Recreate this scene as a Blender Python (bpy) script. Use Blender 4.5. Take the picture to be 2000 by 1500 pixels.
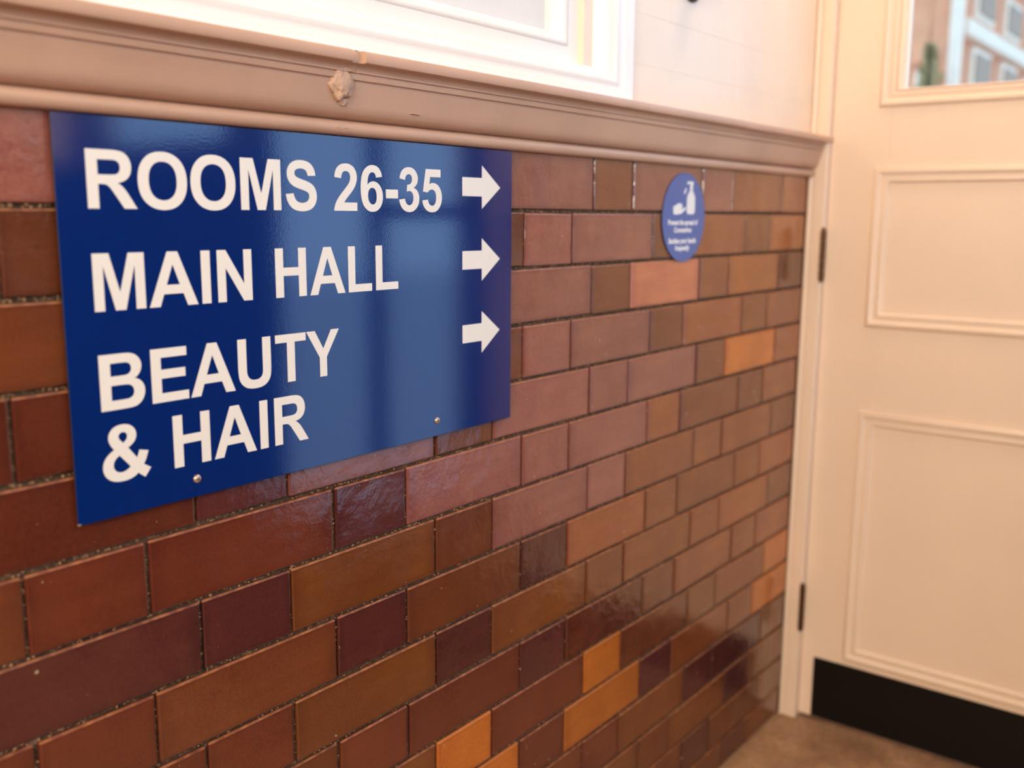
import bpy, bmesh, math, random
from mathutils import Vector, Matrix

sc = bpy.context.scene
for o in list(bpy.data.objects):
    bpy.data.objects.remove(o)
COL = sc.collection
random.seed(7)

# ------------------------------------------------------------------ camera
cam_d = bpy.data.cameras.new('camera')
cam = bpy.data.objects.new('camera', cam_d)
COL.objects.link(cam)
RT = Vector((0.611381, -0.791307, 0.006839))
UP = Vector((0.129205, 0.108346, 0.985681))
FW = Vector((0.780717, 0.601743, -0.168482))
m = Matrix.Identity(4)
for i in range(3):
    m[i][0] = RT[i]; m[i][1] = UP[i]; m[i][2] = -FW[i]
m.translation = Vector((0.3900, -0.8500, 1.1820))
cam.matrix_world = m
cam_d.sensor_width = 36.0
cam_d.lens = 36.0 * 1941.2 / 2000.0
cam_d.clip_start = 0.02
cam_d.dof.use_dof = True
cam_d.dof.focus_distance = 1.17
cam_d.dof.aperture_fstop = 3.0
sc.camera = cam

# ------------------------------------------------------------------ view / world
sc.view_settings.view_transform = 'Standard'
sc.view_settings.look = 'None'
sc.view_settings.gamma = 1.0
sc.view_settings.use_curve_mapping = False
sc.view_settings.exposure = 0.0
wd = bpy.data.worlds.new('sky'); sc.world = wd
wd.use_nodes = True
bg = wd.node_tree.nodes['Background']
bg.inputs[0].default_value = (0.46, 0.72, 1.05, 1)
bg.inputs[1].default_value = 2.4


def area(name, loc, aim, sx, sy, power, col):
    d = bpy.data.lights.new(name, 'AREA')
    d.shape = 'RECTANGLE'; d.size = sx; d.size_y = sy; d.energy = power; d.color = col
    o = bpy.data.objects.new(name, d); COL.objects.link(o)
    o.location = loc
    o.rotation_euler = Vector(aim).to_track_quat('-Z', 'Y').to_euler()
    return o


# area lamps standing in for daylight opposite; a warm fill added behind the camera
area('daylight_window', (0.28, -2.03, 2.07), (0.12, 1, -0.2), 2.0, 1.08, 12.5, (1.0, 0.86, 0.62))
area('added_end_fill', (-2.36, -1.35, 2.03), (1, 0.12, -0.10), 1.1, 1.02, 92, (1.0, 0.84, 0.56))
LAMP_POWER = 12
LAMP_COL = (1.0, 0.62, 0.32)

# ------------------------------------------------------------------ colour helpers


def lin(c):
    c = c / 255.0
    return c / 12.92 if c <= 0.04045 else ((c + 0.055) / 1.055) ** 2.4


def rgb(r, g, b):
    return (lin(r), lin(g), lin(b), 1.0)


# ------------------------------------------------------------------ materials
def mat(name):
    mm = bpy.data.materials.new(name); mm.use_nodes = True
    nt = mm.node_tree
    return mm, nt, nt.nodes['Principled BSDF']


def node(nt, t, **kw):
    n = nt.nodes.new(t)
    for k, v in kw.items():
        setattr(n, k, v)
    return n


def obj_coord(nt):
    return node(nt, 'ShaderNodeTexCoord').outputs['Object']


def noise(nt, vec, scale, detail=4.0, rough=0.55):
    n = node(nt, 'ShaderNodeTexNoise')
    n.inputs['Scale'].default_value = scale
    n.inputs['Detail'].default_value = detail
    n.inputs['Roughness'].default_value = rough
    nt.links.new(vec, n.inputs['Vector'])
    return n.outputs['Fac']


def ramp(nt, fac, stops):
    r = node(nt, 'ShaderNodeValToRGB')
    els = r.color_ramp.elements
    els[0].position, els[0].color = stops[0]
    els[1].position, els[1].color = stops[-1]
    for pos, c in stops[1:-1]:
        e = els.new(pos); e.color = c
    nt.links.new(fac, r.inputs[0])
    return r.outputs[0]


def mix(nt, fac, a, b, blend='MIX'):
    n = node(nt, 'ShaderNodeMix', data_type='RGBA', blend_type=blend)
    for s, v in ((n.inputs[0], fac), (n.inputs[6], a), (n.inputs[7], b)):
        if isinstance(v, (int, float)):
            s.default_value = v
        elif isinstance(v, tuple):
            s.default_value = v
        else:
            nt.links.new(v, s)
    return n.outputs[2]


def bump(nt, bsdf, height, strength, dist):
    b = node(nt, 'ShaderNodeBump')
    b.inputs['Strength'].default_value = strength
    b.inputs['Distance'].default_value = dist
    nt.links.new(height, b.inputs['Height'])
    nt.links.new(b.outputs[0], bsdf.inputs['Normal'])
    return b


def paint(name, col, rough=0.4, var=0.10, bump_d=0.0004, bump_s=40.0, spec=0.5, coat=0.0, dirt=None):
    mm, nt, b = mat(name)
    v = obj_coord(nt)
    n = noise(nt, v, 7.0, 5)
    dark = tuple(c * (1 - var) for c in col[:3]) + (1,)
    lite = tuple(min(1, c * (1 + var * 0.6)) for c in col[:3]) + (1,)
    c = ramp(nt, n, [(0.3, dark), (0.7, lite)])
    if dirt:
        n2 = noise(nt, v, dirt[0], 8, 0.7)
        f = ramp(nt, n2, [(dirt[1], (0, 0, 0, 1)), (dirt[1] + 0.06, (1, 1, 1, 1))])
        c = mix(nt, f, c, dirt[2])
    nt.links.new(c, b.inputs['Base Color'])
    b.inputs['Roughness'].default_value = rough
    b.inputs['Specular IOR Level'].default_value = spec
    b.inputs['Coat Weight'].default_value = coat
    b.inputs['Coat Roughness'].default_value = 0.12
    if bump_d:
        bump(nt, b, noise(nt, v, bump_s, 4), 1.0, bump_d)
    return mm


def brick_material():
    mm, nt, b = mat('glazed_brick')
    tc = node(nt, 'ShaderNodeTexCoord')
    oi = node(nt, 'ShaderNodeObjectInfo')
    add = node(nt, 'ShaderNodeVectorMath', operation='MULTIPLY_ADD')
    nt.links.new(oi.outputs['Random'], add.inputs[0])
    add.inputs[1].default_value = (37.0, 91.0, 53.0)
    nt.links.new(tc.outputs['Object'], add.inputs[2])
    v = add.outputs[0]
    base = oi.outputs['Color']
    n1 = noise(nt, v, 9.0, 3, 0.5)
    f1 = ramp(nt, n1, [(0.35, (0, 0, 0, 1)), (0.68, (1, 1, 1, 1))])
    warm = mix(nt, 1.0, base, (1.2, 1.26, 1.12, 1), 'MULTIPLY')
    cool = mix(nt, 1.0, base, (0.84, 0.8, 0.9, 1), 'MULTIPLY')
    c = mix(nt, f1, cool, warm)
    # mottling and faint horizontal streaks of the glaze
    st = node(nt, 'ShaderNodeVectorMath', operation='MULTIPLY'); nt.links.new(v, st.inputs[0]); st.inputs[1].default_value = (6.0, 6.0, 40.0)
    ns = noise(nt, st.outputs[0], 1.0, 5, 0.65)
    c = mix(nt, ramp(nt, ns, [(0.38, (0, 0, 0, 1)), (0.72, (0.55, 0.55, 0.55, 1))]), c, mix(nt, 1.0, base, (0.66, 0.60, 0.62, 1), 'MULTIPLY'))
    nf = noise(nt, v, 320.0, 3, 0.6)
    c = mix(nt, ramp(nt, nf, [(0.30, (0, 0, 0, 1)), (0.75, (0.5, 0.5, 0.5, 1))]), c, mix(nt, 1.0, base, (1.45, 1.4, 1.35, 1), 'MULTIPLY'))
    # glaze runs thin at the arrises: darker plum rim from the brick's own local position
    sep = node(nt, 'ShaderNodeSeparateXYZ')
    nt.links.new(tc.outputs['Generated'], sep.inputs[0])
    rim = None
    for out in (sep.outputs['X'], sep.outputs['Z']):
        s = node(nt, 'ShaderNodeMath', operation='SUBTRACT'); nt.links.new(out, s.inputs[0]); s.inputs[1].default_value = 0.5
        a = node(nt, 'ShaderNodeMath', operation='ABSOLUTE'); nt.links.new(s.outputs[0], a.inputs[0])
        if rim is None:
            rim = a.outputs[0]
        else:
            mx = node(nt, 'ShaderNodeMath', operation='MAXIMUM')
            nt.links.new(rim, mx.inputs[0]); nt.links.new(a.outputs[0], mx.inputs[1]); rim = mx.outputs[0]
    nr = noise(nt, v, 30.0, 4)
    ra = node(nt, 'ShaderNodeMath', operation='MULTIPLY_ADD')
    nt.links.new(nr, ra.inputs[0]); ra.inputs[1].default_value = 0.12; nt.links.new(rim, ra.inputs[2])
    fr = ramp(nt, ra.outputs[0], [(0.46, (0, 0, 0, 1)), (0.57, (0.6, 0.6, 0.6, 1))])
    c = mix(nt, fr, c, mix(nt, 1.0, base, (0.62, 0.55, 0.72, 1), 'MULTIPLY'))
    # fine speckle, pin holes
    n3 = noise(nt, v, 170.0, 3, 0.6)
    f3 = ramp(nt, n3, [(0.68, (0, 0, 0, 1)), (0.76, (0.45, 0.45, 0.45, 1))])
    c = mix(nt, f3, c, (0.02, 0.012, 0.01, 1))
    n4 = noise(nt, v, 95.0, 2, 0.5)
    f4 = ramp(nt, n4, [(0.755, (0, 0, 0, 1)), (0.78, (0.7, 0.7, 0.7, 1))])
    c = mix(nt, f4, c, (0.5, 0.4, 0.3, 1))
    nt.links.new(c, b.inputs['Base Color'])
    rr = node(nt, 'ShaderNodeMapRange')
    nt.links.new(noise(nt, v, 14.0, 4), rr.inputs[0])
    rr.inputs[1].default_value = 0.3; rr.inputs[2].default_value = 0.7
    rr.inputs[3].default_value = 0.10; rr.inputs[4].default_value = 0.24
    nt.links.new(rr.outputs[0], b.inputs['Roughness'])
    b.inputs['IOR'].default_value = 1.62
    b.inputs['Specular IOR Level'].default_value = 0.75
    # gentle ripples + orange peel
    h1 = noise(nt, v, 16.0, 2)
    h2 = noise(nt, v, 120.0, 3)
    ad = node(nt, 'ShaderNodeMath', operation='MULTIPLY_ADD')
    nt.links.new(h2, ad.inputs[0]); ad.inputs[1].default_value = 0.20; nt.links.new(h1, ad.inputs[2])
    bump(nt, b, ad.outputs[0], 1.0, 0.0022)
    return mm


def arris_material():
    mm, nt, b = mat('worn_lit_arris')
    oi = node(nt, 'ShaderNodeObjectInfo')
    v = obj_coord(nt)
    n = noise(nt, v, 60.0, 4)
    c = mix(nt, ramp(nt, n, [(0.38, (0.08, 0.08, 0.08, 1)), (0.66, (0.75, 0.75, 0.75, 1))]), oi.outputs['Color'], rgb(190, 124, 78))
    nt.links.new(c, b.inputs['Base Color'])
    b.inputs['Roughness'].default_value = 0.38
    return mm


def mortar_material():
    mm, nt, b = mat('mortar')
    v = obj_coord(nt)
    n = noise(nt, v, 160.0, 6, 0.7)
    c = ramp(nt, n, [(0.36, rgb(30, 20, 14)), (0.55, rgb(82, 60, 44)), (0.72, rgb(170, 134, 104))])
    n2 = noise(nt, v, 3.0, 3)
    c = mix(nt, ramp(nt, n2, [(0.35, (0, 0, 0, 1)), (0.7, (0.35, 0.35, 0.35, 1))]), c, rgb(132, 102, 80))
    nt.links.new(c, b.inputs['Base Color'])
    b.inputs['Roughness'].default_value = 0.9
    bump(nt, b, n, 1.0, 0.003)
    return mm


def metal(name, col, rough, metallic=1.0):
    mm, nt, b = mat(name)
    v = obj_coord(nt)
    c = ramp(nt, noise(nt, v, 90, 4), [(0.35, tuple(x * 0.6 for x in col[:3]) + (1,)), (0.65, col)])
    nt.links.new(c, b.inputs['Base Color'])
    b.inputs['Metallic'].default_value = metallic
    b.inputs['Roughness'].default_value = rough
    return mm


def glossy_flat(name, col, rough, peel=0.00003, spec=0.5):
    mm, nt, b = mat(name)
    v = obj_coord(nt)
    c = ramp(nt, noise(nt, v, 5, 3), [(0.3, tuple(x * 0.94 for x in col[:3]) + (1,)), (0.7, col)])
    nt.links.new(c, b.inputs['Base Color'])
    b.inputs['Roughness'].default_value = rough
    b.inputs['Specular IOR Level'].default_value = spec
    if peel:
        bump(nt, b, noise(nt, v, 420, 2), 1.0, peel)
    return mm


def glass_material(name, tint=(0.95, 0.98, 1.0, 1), rough=0.0):
    mm = bpy.data.materials.new(name); mm.use_nodes = True
    nt = mm.node_tree; nt.nodes.clear()
    out = node(nt, 'ShaderNodeOutputMaterial')
    tr = node(nt, 'ShaderNodeBsdfTransparent'); tr.inputs[0].default_value = tint
    gl = node(nt, 'ShaderNodeBsdfGlossy'); gl.inputs['Roughness'].default_value = 0.02
    lw = node(nt, 'ShaderNodeLayerWeight'); lw.inputs[0].default_value = 0.5
    pw = node(nt, 'ShaderNodeMath', operation='POWER'); nt.links.new(lw.outputs['Facing'], pw.inputs[0]); pw.inputs[1].default_value = 5.0
    fz = node(nt, 'ShaderNodeMath', operation='MULTIPLY_ADD'); nt.links.new(pw.outputs[0], fz.inputs[0]); fz.inputs[1].default_value = 0.95; fz.inputs[2].default_value = 0.03
    mx = node(nt, 'ShaderNodeMixShader')
    nt.links.new(fz.outputs[0], mx.inputs[0]); nt.links.new(tr.outputs[0], mx.inputs[1]); nt.links.new(gl.outputs[0], mx.inputs[2])
    nt.links.new(mx.outputs[0], out.inputs[0])
    return mm


def frosted_material():
    mm = bpy.data.materials.new('frosted_glass'); mm.use_nodes = True
    nt = mm.node_tree; nt.nodes.clear()
    out = node(nt, 'ShaderNodeOutputMaterial')
    tr = node(nt, 'ShaderNodeBsdfTranslucent'); tr.inputs[0].default_value = (0.86, 0.84, 0.82, 1)
    df = node(nt, 'ShaderNodeBsdfDiffuse'); df.inputs[0].default_value = (0.86, 0.82, 0.79, 1)
    v = obj_coord(nt)
    c = ramp(nt, noise(nt, v, 60, 3), [(0.3, (0.90, 0.87, 0.84, 1)), (0.7, (0.92, 0.89, 0.87, 1))])
    nt.links.new(c, df.inputs[0])
    gl = node(nt, 'ShaderNodeBsdfGlossy'); gl.inputs['Roughness'].default_value = 0.25
    m1 = node(nt, 'ShaderNodeMixShader'); m1.inputs[0].default_value = 0.8
    nt.links.new(tr.outputs[0], m1.inputs[1]); nt.links.new(df.outputs[0], m1.inputs[2])
    m2 = node(nt, 'ShaderNodeMixShader'); m2.inputs[0].default_value = 0.05
    nt.links.new(m1.outputs[0], m2.inputs[1]); nt.links.new(gl.outputs[0], m2.inputs[2])
    nt.links.new(m2.outputs[0], out.inputs[0])
    return mm


def floor_material():
    mm, nt, b = mat('worn_floor')
    v = obj_coord(nt)
    n1 = noise(nt, v, 9, 6, 0.65)
    c = ramp(nt, n1, [(0.3, rgb(126, 92, 66)), (0.5, rgb(166, 126, 92)), (0.72, rgb(192, 150, 114))])
    n2 = noise(nt, v, 60, 4, 0.6)
    c = mix(nt, ramp(nt, n2, [(0.45, (0, 0, 0, 1)), (0.75, (0.5, 0.5, 0.5, 1))]), c, rgb(98, 74, 56))
    nt.links.new(c, b.inputs['Base Color'])
    b.inputs['Roughness'].default_value = 0.6
    bump(nt, b, n2, 0.5, 0.0008)
    return mm


M = {}
M['brick'] = brick_material()
M['mortar'] = mortar_material()
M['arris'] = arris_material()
M['crumb'] = paint('mortar_crumb', rgb(172, 134, 102), 0.9, 0.45, 0.0004, 200)
M['cream'] = paint('cream_wall_paint', rgb(246, 225, 203), 0.32, 0.04, 0.0006, 22, 0.5)
M['door'] = paint('cream_door_paint', rgb(241, 217, 198), 0.30, 0.03, 0.00012, 70, 0.5)
M['white'] = paint('white_window_paint', rgb(250, 244, 238), 0.28, 0.02, 0.00012, 60, 0.5)
M['rail'] = paint('brown_rail_paint', rgb(202, 162, 138), 0.36, 0.10, 0.0005, 38, 0.5, dirt=(55, 0.735, rgb(92, 58, 42)))
M['chip'] = paint('bare_plaster', rgb(212, 174, 150), 0.7, 0.25, 0.002, 170, 0.3)
M['sign'] = glossy_flat('blue_enamel', rgb(0, 38, 112), 0.08, 0.00004, 1.0)
M['signedge'] = glossy_flat('shaded_sign_edge', rgb(14, 22, 52), 0.5, 0)  # dark tone painted on the panel edges in place of shadow
M['letter'] = glossy_flat('white_vinyl', rgb(246, 240, 234), 0.3, 0)
M['sticker'] = glossy_flat('blue_sticker', rgb(78, 106, 172), 0.35, 0.00002)
M['sprint'] = glossy_flat('sticker_print', rgb(244, 242, 240), 0.4, 0)
M['screw'] = metal('screw_metal', rgb(226, 206, 190), 0.32, 0.85)
M['slot'] = metal('screw_recess', rgb(120, 92, 80), 0.6, 0.3)
M['hinge'] = metal('aged_brass', rgb(112, 80, 56), 0.42, 0.8)
M['kick'] = glossy_flat('black_kick_plate', rgb(9, 5, 4), 0.55, 0.00003, 0.25)
M['glass'] = glass_material('clear_glass')
M['frost'] = frosted_material()
M['floor'] = floor_material()
M['ceiling'] = paint('ceiling_paint', rgb(240, 238, 236), 0.7, 0.02, 0.0003, 40)
M['dado'] = paint('brown_dado', rgb(52, 42, 40), 0.3, 0.25, 0.0006, 30)
M['dark'] = paint('dark_brown_fitting', rgb(70, 48, 40), 0.5, 0.2, 0.0002, 60)
M['obrick'] = paint('outdoor_brick', rgb(226, 142, 98), 0.85, 0.15, 0.002, 30)
M['ostone'] = paint('outdoor_white_paint', rgb(248, 216, 184), 0.7, 0.06, 0.0005, 30)
M['oglass'] = glossy_flat('outdoor_window_glass', rgb(150, 108, 66), 0.5, 0)
M['leaf'] = paint('leaf_green', rgb(150, 132, 78), 0.7, 0.3, 0)
M['oground'] = paint('outdoor_paving', rgb(205, 203, 202), 0.9, 0.08, 0.002, 12)


# ------------------------------------------------------------------ mesh helpers
def link(name, me, material=None, parent=None, loc=(0, 0, 0)):
    o = bpy.data.objects.new(name, me)
    COL.objects.link(o)
    if material:
        me.materials.append(material)
    o.location = loc
    if parent:
        o.parent = parent
    return o


def from_bm(name, bm, material, parent=None, smooth=False):
    me = bpy.data.meshes.new(name)
    bmesh.ops.recalc_face_normals(bm, faces=bm.faces)
    bm.to_mesh(me); bm.free()
    if smooth:
        for p in me.polygons:
            p.use_smooth = True
    return link(name, me, material, parent)


def add_box(bm, x0, x1, y0, y1, z0, z1, mi=0):
    vs = [bm.verts.new(v) for v in ((x0, y0, z0), (x1, y0, z0), (x1, y1, z0), (x0, y1, z0),
                                    (x0, y0, z1), (x1, y0, z1), (x1, y1, z1), (x0, y1, z1))]
    fs = []
    for f in ((0, 3, 2, 1), (4, 5, 6, 7), (0, 1, 5, 4), (1, 2, 6, 5), (2, 3, 7, 6), (3, 0, 4, 7)):
        fc = bm.faces.new([vs[i] for i in f]); fc.material_index = mi; fs.append(fc)
    return vs, fs


def box(name, x0, x1, y0, y1, z0, z1, material, parent=None, bevel=0.0, seg=2):
    bm = bmesh.new()
    add_box(bm, x0, x1, y0, y1, z0, z1)
    if bevel:
        bmesh.ops.bevel(bm, geom=list(bm.edges), offset=bevel, segments=seg, affect='EDGES', profile=0.5)
    return from_bm(name, bm, material, parent)


def empty(name, loc=(0, 0, 0)):
    o = bpy.data.objects.new(name, None); COL.objects.link(o); o.location = loc
    o.empty_display_size = 0.05
    return o


def thing(o, label, cat, group=None):
    o['label'] = label; o['category'] = cat
    if group:
        o['group'] = group
    return o


def struct(o, label=None):
    o['kind'] = 'structure'
    if label:
        o['label'] = label
    return o


def extrude_profile(name, pts, x0, x1, material, parent=None, cuts=1, jitter=0.0, smooth_ang=35):
    """pts: (depth, z) polyline, closed at the wall; swept along X."""
    bm = bmesh.new()
    rows = []
    n = max(1, cuts)
    for k in range(n + 1):
        x = x0 + (x1 - x0) * k / n
        row = []
        for d, z in pts:
            jd = random.uniform(-jitter, jitter) if jitter and 0 < k < n and d > 0.001 else 0
            row.append(bm.verts.new((x, -(d + jd), z + jd * 0.5)))
        rows.append(row)
    m_ = len(pts)
    for a, b in zip(rows[:-1], rows[1:]):
        for i in range(m_):
            bm.faces.new((a[i], a[(i + 1) % m_], b[(i + 1) % m_], b[i]))
    bm.faces.new(rows[0]); bm.faces.new(list(reversed(rows[-1])))
    o = from_bm(name, bm, material, parent)
    o.data.set_sharp_from_angle(angle=math.radians(smooth_ang))
    for p in o.data.polygons:
        p.use_smooth = True
    return o


def arc(cx, cy, r, a0, a1, n):
    return [(cx + r * math.cos(math.radians(a0 + (a1 - a0) * i / n)), cy + r * math.sin(math.radians(a0 + (a1 - a0) * i / n))) for i in range(n + 1)]


def frame_sweep(name, prof, u0, u1, v0, v1, place, material, parent=None):
    """prof: (a_side, b_bottom, depth). Mitred loop in (u,v); place(u,v,d)->xyz."""
    bm = bmesh.new()
    loops = []
    for a, b, d in prof:
        loops.append([bm.verts.new(place(u, v, d)) for u, v in ((u0 + a, v0 + b), (u1 - a, v0 + b), (u1 - a, v1 - a), (u0 + a, v1 - a))])
    for p, q in zip(loops[:-1], loops[1:]):
        for i in range(4):
            j = (i + 1) % 4
            bm.faces.new((p[i], p[j], q[j], q[i]))
    p, q = loops[-1], loops[0]
    for i in range(4):
        j = (i + 1) % 4
        bm.faces.new((p[i], p[j], q[j], q[i]))
    o = from_bm(name, bm, material, parent)
    o.data.set_sharp_from_angle(angle=math.radians(40))
    for f in o.data.polygons:
        f.use_smooth = True
    return o


def lathe(name, prof, axis, material, parent=None, seg=24, loc=(0, 0, 0)):
    """prof: (radius, height) along axis 'x','y','z'."""
    bm = bmesh.new()
    rings = []
    for r, h in prof:
        ring = []
        for k in range(seg):
            a = 2 * math.pi * k / seg
            c, s = r * math.cos(a), r * math.sin(a)
            co = {'z': (c, s, h), 'y': (c, h, s), 'x': (h, c, s)}[axis]
            ring.append(bm.verts.new(co))
        rings.append(ring)
    for a, b in zip(rings[:-1], rings[1:]):
        for k in range(seg):
            bm.faces.new((a[k], a[(k + 1) % seg], b[(k + 1) % seg], b[k]))
    bm.faces.new(rings[0]); bm.faces.new(rings[-1])
    o = from_bm(name, bm, material, parent)
    o.data.set_sharp_from_angle(angle=math.radians(40))
    for f in o.data.polygons:
        f.use_smooth = True
    o.location = loc
    return o


# ------------------------------------------------------------------ room shell
XD = 2.575          # face of the doors
XF = 2.555          # face of the door frame / end of the brick wall
YF = -2.06          # opposite wall
XB = -2.40
YS, XS = -0.92, 1.78   # glazed screen beside the door
ZC = 2.95

# left wall: slab with the window opening; mortar below the rail, painted above
WX0, WX1, WZ0, WZ1 = -0.30, 1.66, 1.372, 2.45     # opening
bm = bmesh.new()
YM = 0.0045
add_box(bm, XB, 2.62, YM, 0.30, 0.0, 1.2836, 0)
add_box(bm, XB, 2.62, -0.0003, 0.30, 1.2836, WZ0, 1)
add_box(bm, WX1, 2.62, 0.0002, 0.30, WZ0, ZC, 1)
add_box(bm, XB, WX0, 0.0012, 0.30, WZ0, ZC, 1)
add_box(bm, WX0, WX1, 0.0012, 0.30, WZ1, ZC, 1)
wall_left = from_bm('wall_left', bm, M['mortar'])
wall_left.data.materials.append(M['cream'])
# from_bm keeps material_index
struct(wall_left, 'glazed brown brick wall with cream painted brickwork above the rail')

# ---- bricks
PAL = {
    'm': (102, 48, 32), 'b': (108, 57, 34), 'd': (86, 41, 37), 'O': (186, 103, 36), 'o': (150, 84, 38),
    't': (118, 66, 34), 'v': (126, 68, 36), 's': (176, 104, 76), 'r': (138, 83, 72), 'x': (142, 77, 44),
}
EVEN = [0.2395, 0.359, 0.6035, 0.723, 0.967, 1.0865, 1.3297, 1.450, 1.6945, 1.8125, 2.0575, 2.179, 2.420, XF - 0.0005]
ODD = [0.182, 0.4255, 0.546, 0.789, 0.910, 1.153, 1.275, 1.5185, 1.640, 1.881, 2.000, 2.2455, 2.3675, XF - 0.0005]
# colour strings are indexed from the brick that starts at .723 (even, stretcher) / .789 (odd, header)
COLS = {  # from e0/o0 on
    0: 'rbrbrbrrxx', 1: 'bbrbrrbxto', 2: 'bbrbrbsvob', 3: 'mbrbrrbxvv', 4: 'mdrbrrrbOx',
    5: 'mmdrrrxbbx', 6: 'ddtbrrxvxv', 7: 'mbdbdxvvvx', 8: 'mmtdtvvvxv', 9: 'mbmmdmbxvx',
    10: 'mmtOmObtxO', 11: 'mbmOmOdvvO', 12: 'mbbmbmtddt', 13: 'mbmbmtbtdt', 14: 'bmbmbmbdbv', 15: 'mbmbmbtbdv',
}
PITCH = 0.08
ZTOP = 1.2665


def brick_mesh(w, h, key, cache={}):
    k = key
    if k in cache:
        return cache[k]
    bm = bmesh.new()
    add_box(bm, -w / 2, w / 2, 0, YM, -h / 2, h / 2)
    fe = [e for e in bm.edges if all(abs(v.co.y) < 1e-6 for v in e.verts)]
    se = [e for e in bm.edges if abs(e.verts[0].co.y - e.verts[1].co.y) > 1e-6]
    bmesh.ops.bevel(bm, geom=fe + se, offset=0.0021, segments=2, affect='EDGES', profile=0.5)
    bmesh.ops.recalc_face_normals(bm, faces=bm.faces)
    me = bpy.data.meshes.new('brick')
    bm.to_mesh(me); bm.free()
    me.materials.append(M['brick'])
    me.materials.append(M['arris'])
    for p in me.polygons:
        if p.normal.z > 0.2 and p.normal.y > -0.97 and p.center.y < 0.0030:  # upward bevels only: worn clay tone with light from above painted in
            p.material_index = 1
    cache[k] = me
    return me


rnd = random.Random(11)
n_brick = 0
for c in range(16):
    edges = EVEN if c % 2 == 0 else ODD
    z1 = ZTOP + 0.016 if c == 0 else ZTOP - c * PITCH
    z0 = ZTOP - (c + 1) * PITCH
    # course k lies between the joints k and k+1; joint 1 is the first below the rail
    if z0 < 0.004:
        z0 = 0.003
    # joint width 4-5 mm
    j = rnd.uniform(0.0044, 0.0058)
    zc = (z0 + z1) / 2
    h = (z1 - z0) - j
    for i in range(len(edges) - 1):
        a, b_ = edges[i], edges[i + 1]
        jv = rnd.uniform(0.0030, 0.0056)
        last = i == len(edges) - 2
        w = (b_ - a) - (jv if not last else jv * 0.6)
        var = rnd.randint(0, 2)
        kind = round(w * 1000)
        me = brick_mesh(w, h, (kind, round(h * 10000)))
        o = bpy.data.objects.new('brick', me); COL.objects.link(o)
        o.parent = wall_left
        o.location = ((a + b_) / 2 + rnd.uniform(-0.0006, 0.0006), rnd.uniform(-0.0006, 0.0006), zc + rnd.uniform(-0.0006, 0.0006))
        o.rotation_euler = (math.radians(rnd.uniform(-0.35, 0.35)), math.radians(rnd.uniform(-0.25, 0.25)), math.radians(rnd.uniform(-0.35, 0.35)))
        key = COLS[c][i - 3] if i >= 3 else rnd.choice('mbdmb')
        r, g, b2 = PAL[key]
        f = rnd.uniform(0.93, 1.07)
        col = rgb(min(255, r * f), min(255, g * f), min(255, b2 * f))
        o.color = col
        n_brick += 1

# gritty crumbs standing in the joints of the nearer brickwork
cr_ = random.Random(5)
CV, CF = [], []
OCT = [(1, 0, 0), (-1, 0, 0), (0, 1, 0), (0, -1, 0), (0, 0, 1), (0, 0, -1)]
OCF = [(0, 2, 4), (2, 1, 4), (1, 3, 4), (3, 0, 4), (2, 0, 5), (1, 2, 5), (3, 1, 5), (0, 3, 5)]


def crumb(x, z):
    r = cr_.uniform(0.0004, 0.0013)
    y = YM - r * 0.2 - cr_.uniform(0, 0.0016)
    n0 = len(CV)
    for p in OCT:
        k_ = cr_.uniform(0.7, 1.35) * r
        CV.append((x + p[0] * k_ * 1.6, y + p[1] * k_, z + p[2] * k_))
    CF.extend([tuple(i + n0 for i in f) for f in OCF])


for c in range(0, 13):
    zj = ZTOP - (c + 1) * PITCH
    for k in range(int(260 - c * 6)):
        crumb(0.70 + cr_.random() ** 1.5 * 1.35, zj + cr_.uniform(-0.0018, 0.0018))
    for e_ in (EVEN if c % 2 == 0 else ODD)[3:10]:
        for k in range(9):
            crumb(e_ + cr_.uniform(-0.0012, 0.0012), zj + cr_.uniform(0.003, PITCH - 0.003))
me_ = bpy.data.meshes.new('mortar_crumbs'); me_.from_pydata(CV, [], CF)
co_ = link('mortar_crumbs', me_, M['crumb'], wall_left)
co_['kind'] = 'stuff'

# painted brick above the rail, right of the window
PB = 0.0772
for r_ in range(0, 16):
    za = 1.4198 + (r_ - 1) * PB
    zb = za + PB
    if za < 1.356:
        za = 1.356
    if zb > 2.9:
        break
    xs = [1.792, 1.80 + 0.12, 2.163, 2.284, 2.527] if r_ % 2 == 0 else [1.792, 2.04, 2.160, 2.405, 2.527]
    xs = xs[:-1] + [XF - 0.001] if r_ % 2 == 0 else xs[:-1] + [XF - 0.001]
    for a, b_ in zip(xs[:-1], xs[1:]):
        if za > 1.75:
            continue
        bm = bmesh.new()
        add_box(bm, a + 0.0006, b_ - 0.0006, rnd.uniform(-0.0003, 0.0), 0.0002, za + 0.0006, zb - 0.0006)
        fe = [e for e in bm.edges if all(v.co.y < 0.0001 for v in e.verts)]
        bmesh.ops.bevel(bm, geom=fe, offset=0.0002, segments=1, affect='EDGES', profile=0.5)
        from_bm('painted_brick', bm, M['cream'], wall_left)

# floor, ceiling, other walls
bm = bmesh.new()
add_box(bm, XB, 2.75, YS - 0.12, 0.02, -0.08, 0.0)
add_box(bm, XB, XS + 0.15, YF - 0.25, YS - 0.12, -0.08, 0.0)
struct(from_bm('floor', bm, M['floor']), 'worn speckled beige brown floor')
bm = bmesh.new()
add_box(bm, XB - 0.25, 2.75, YS - 0.12, 0.30, ZC, ZC + 0.1)
add_box(bm, XB - 0.25, XS + 0.15, YF - 0.25, YS - 0.12, ZC, ZC + 0.1)
struct(from_bm('ceiling', bm, M['ceiling']), 'plain pale ceiling')
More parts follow.
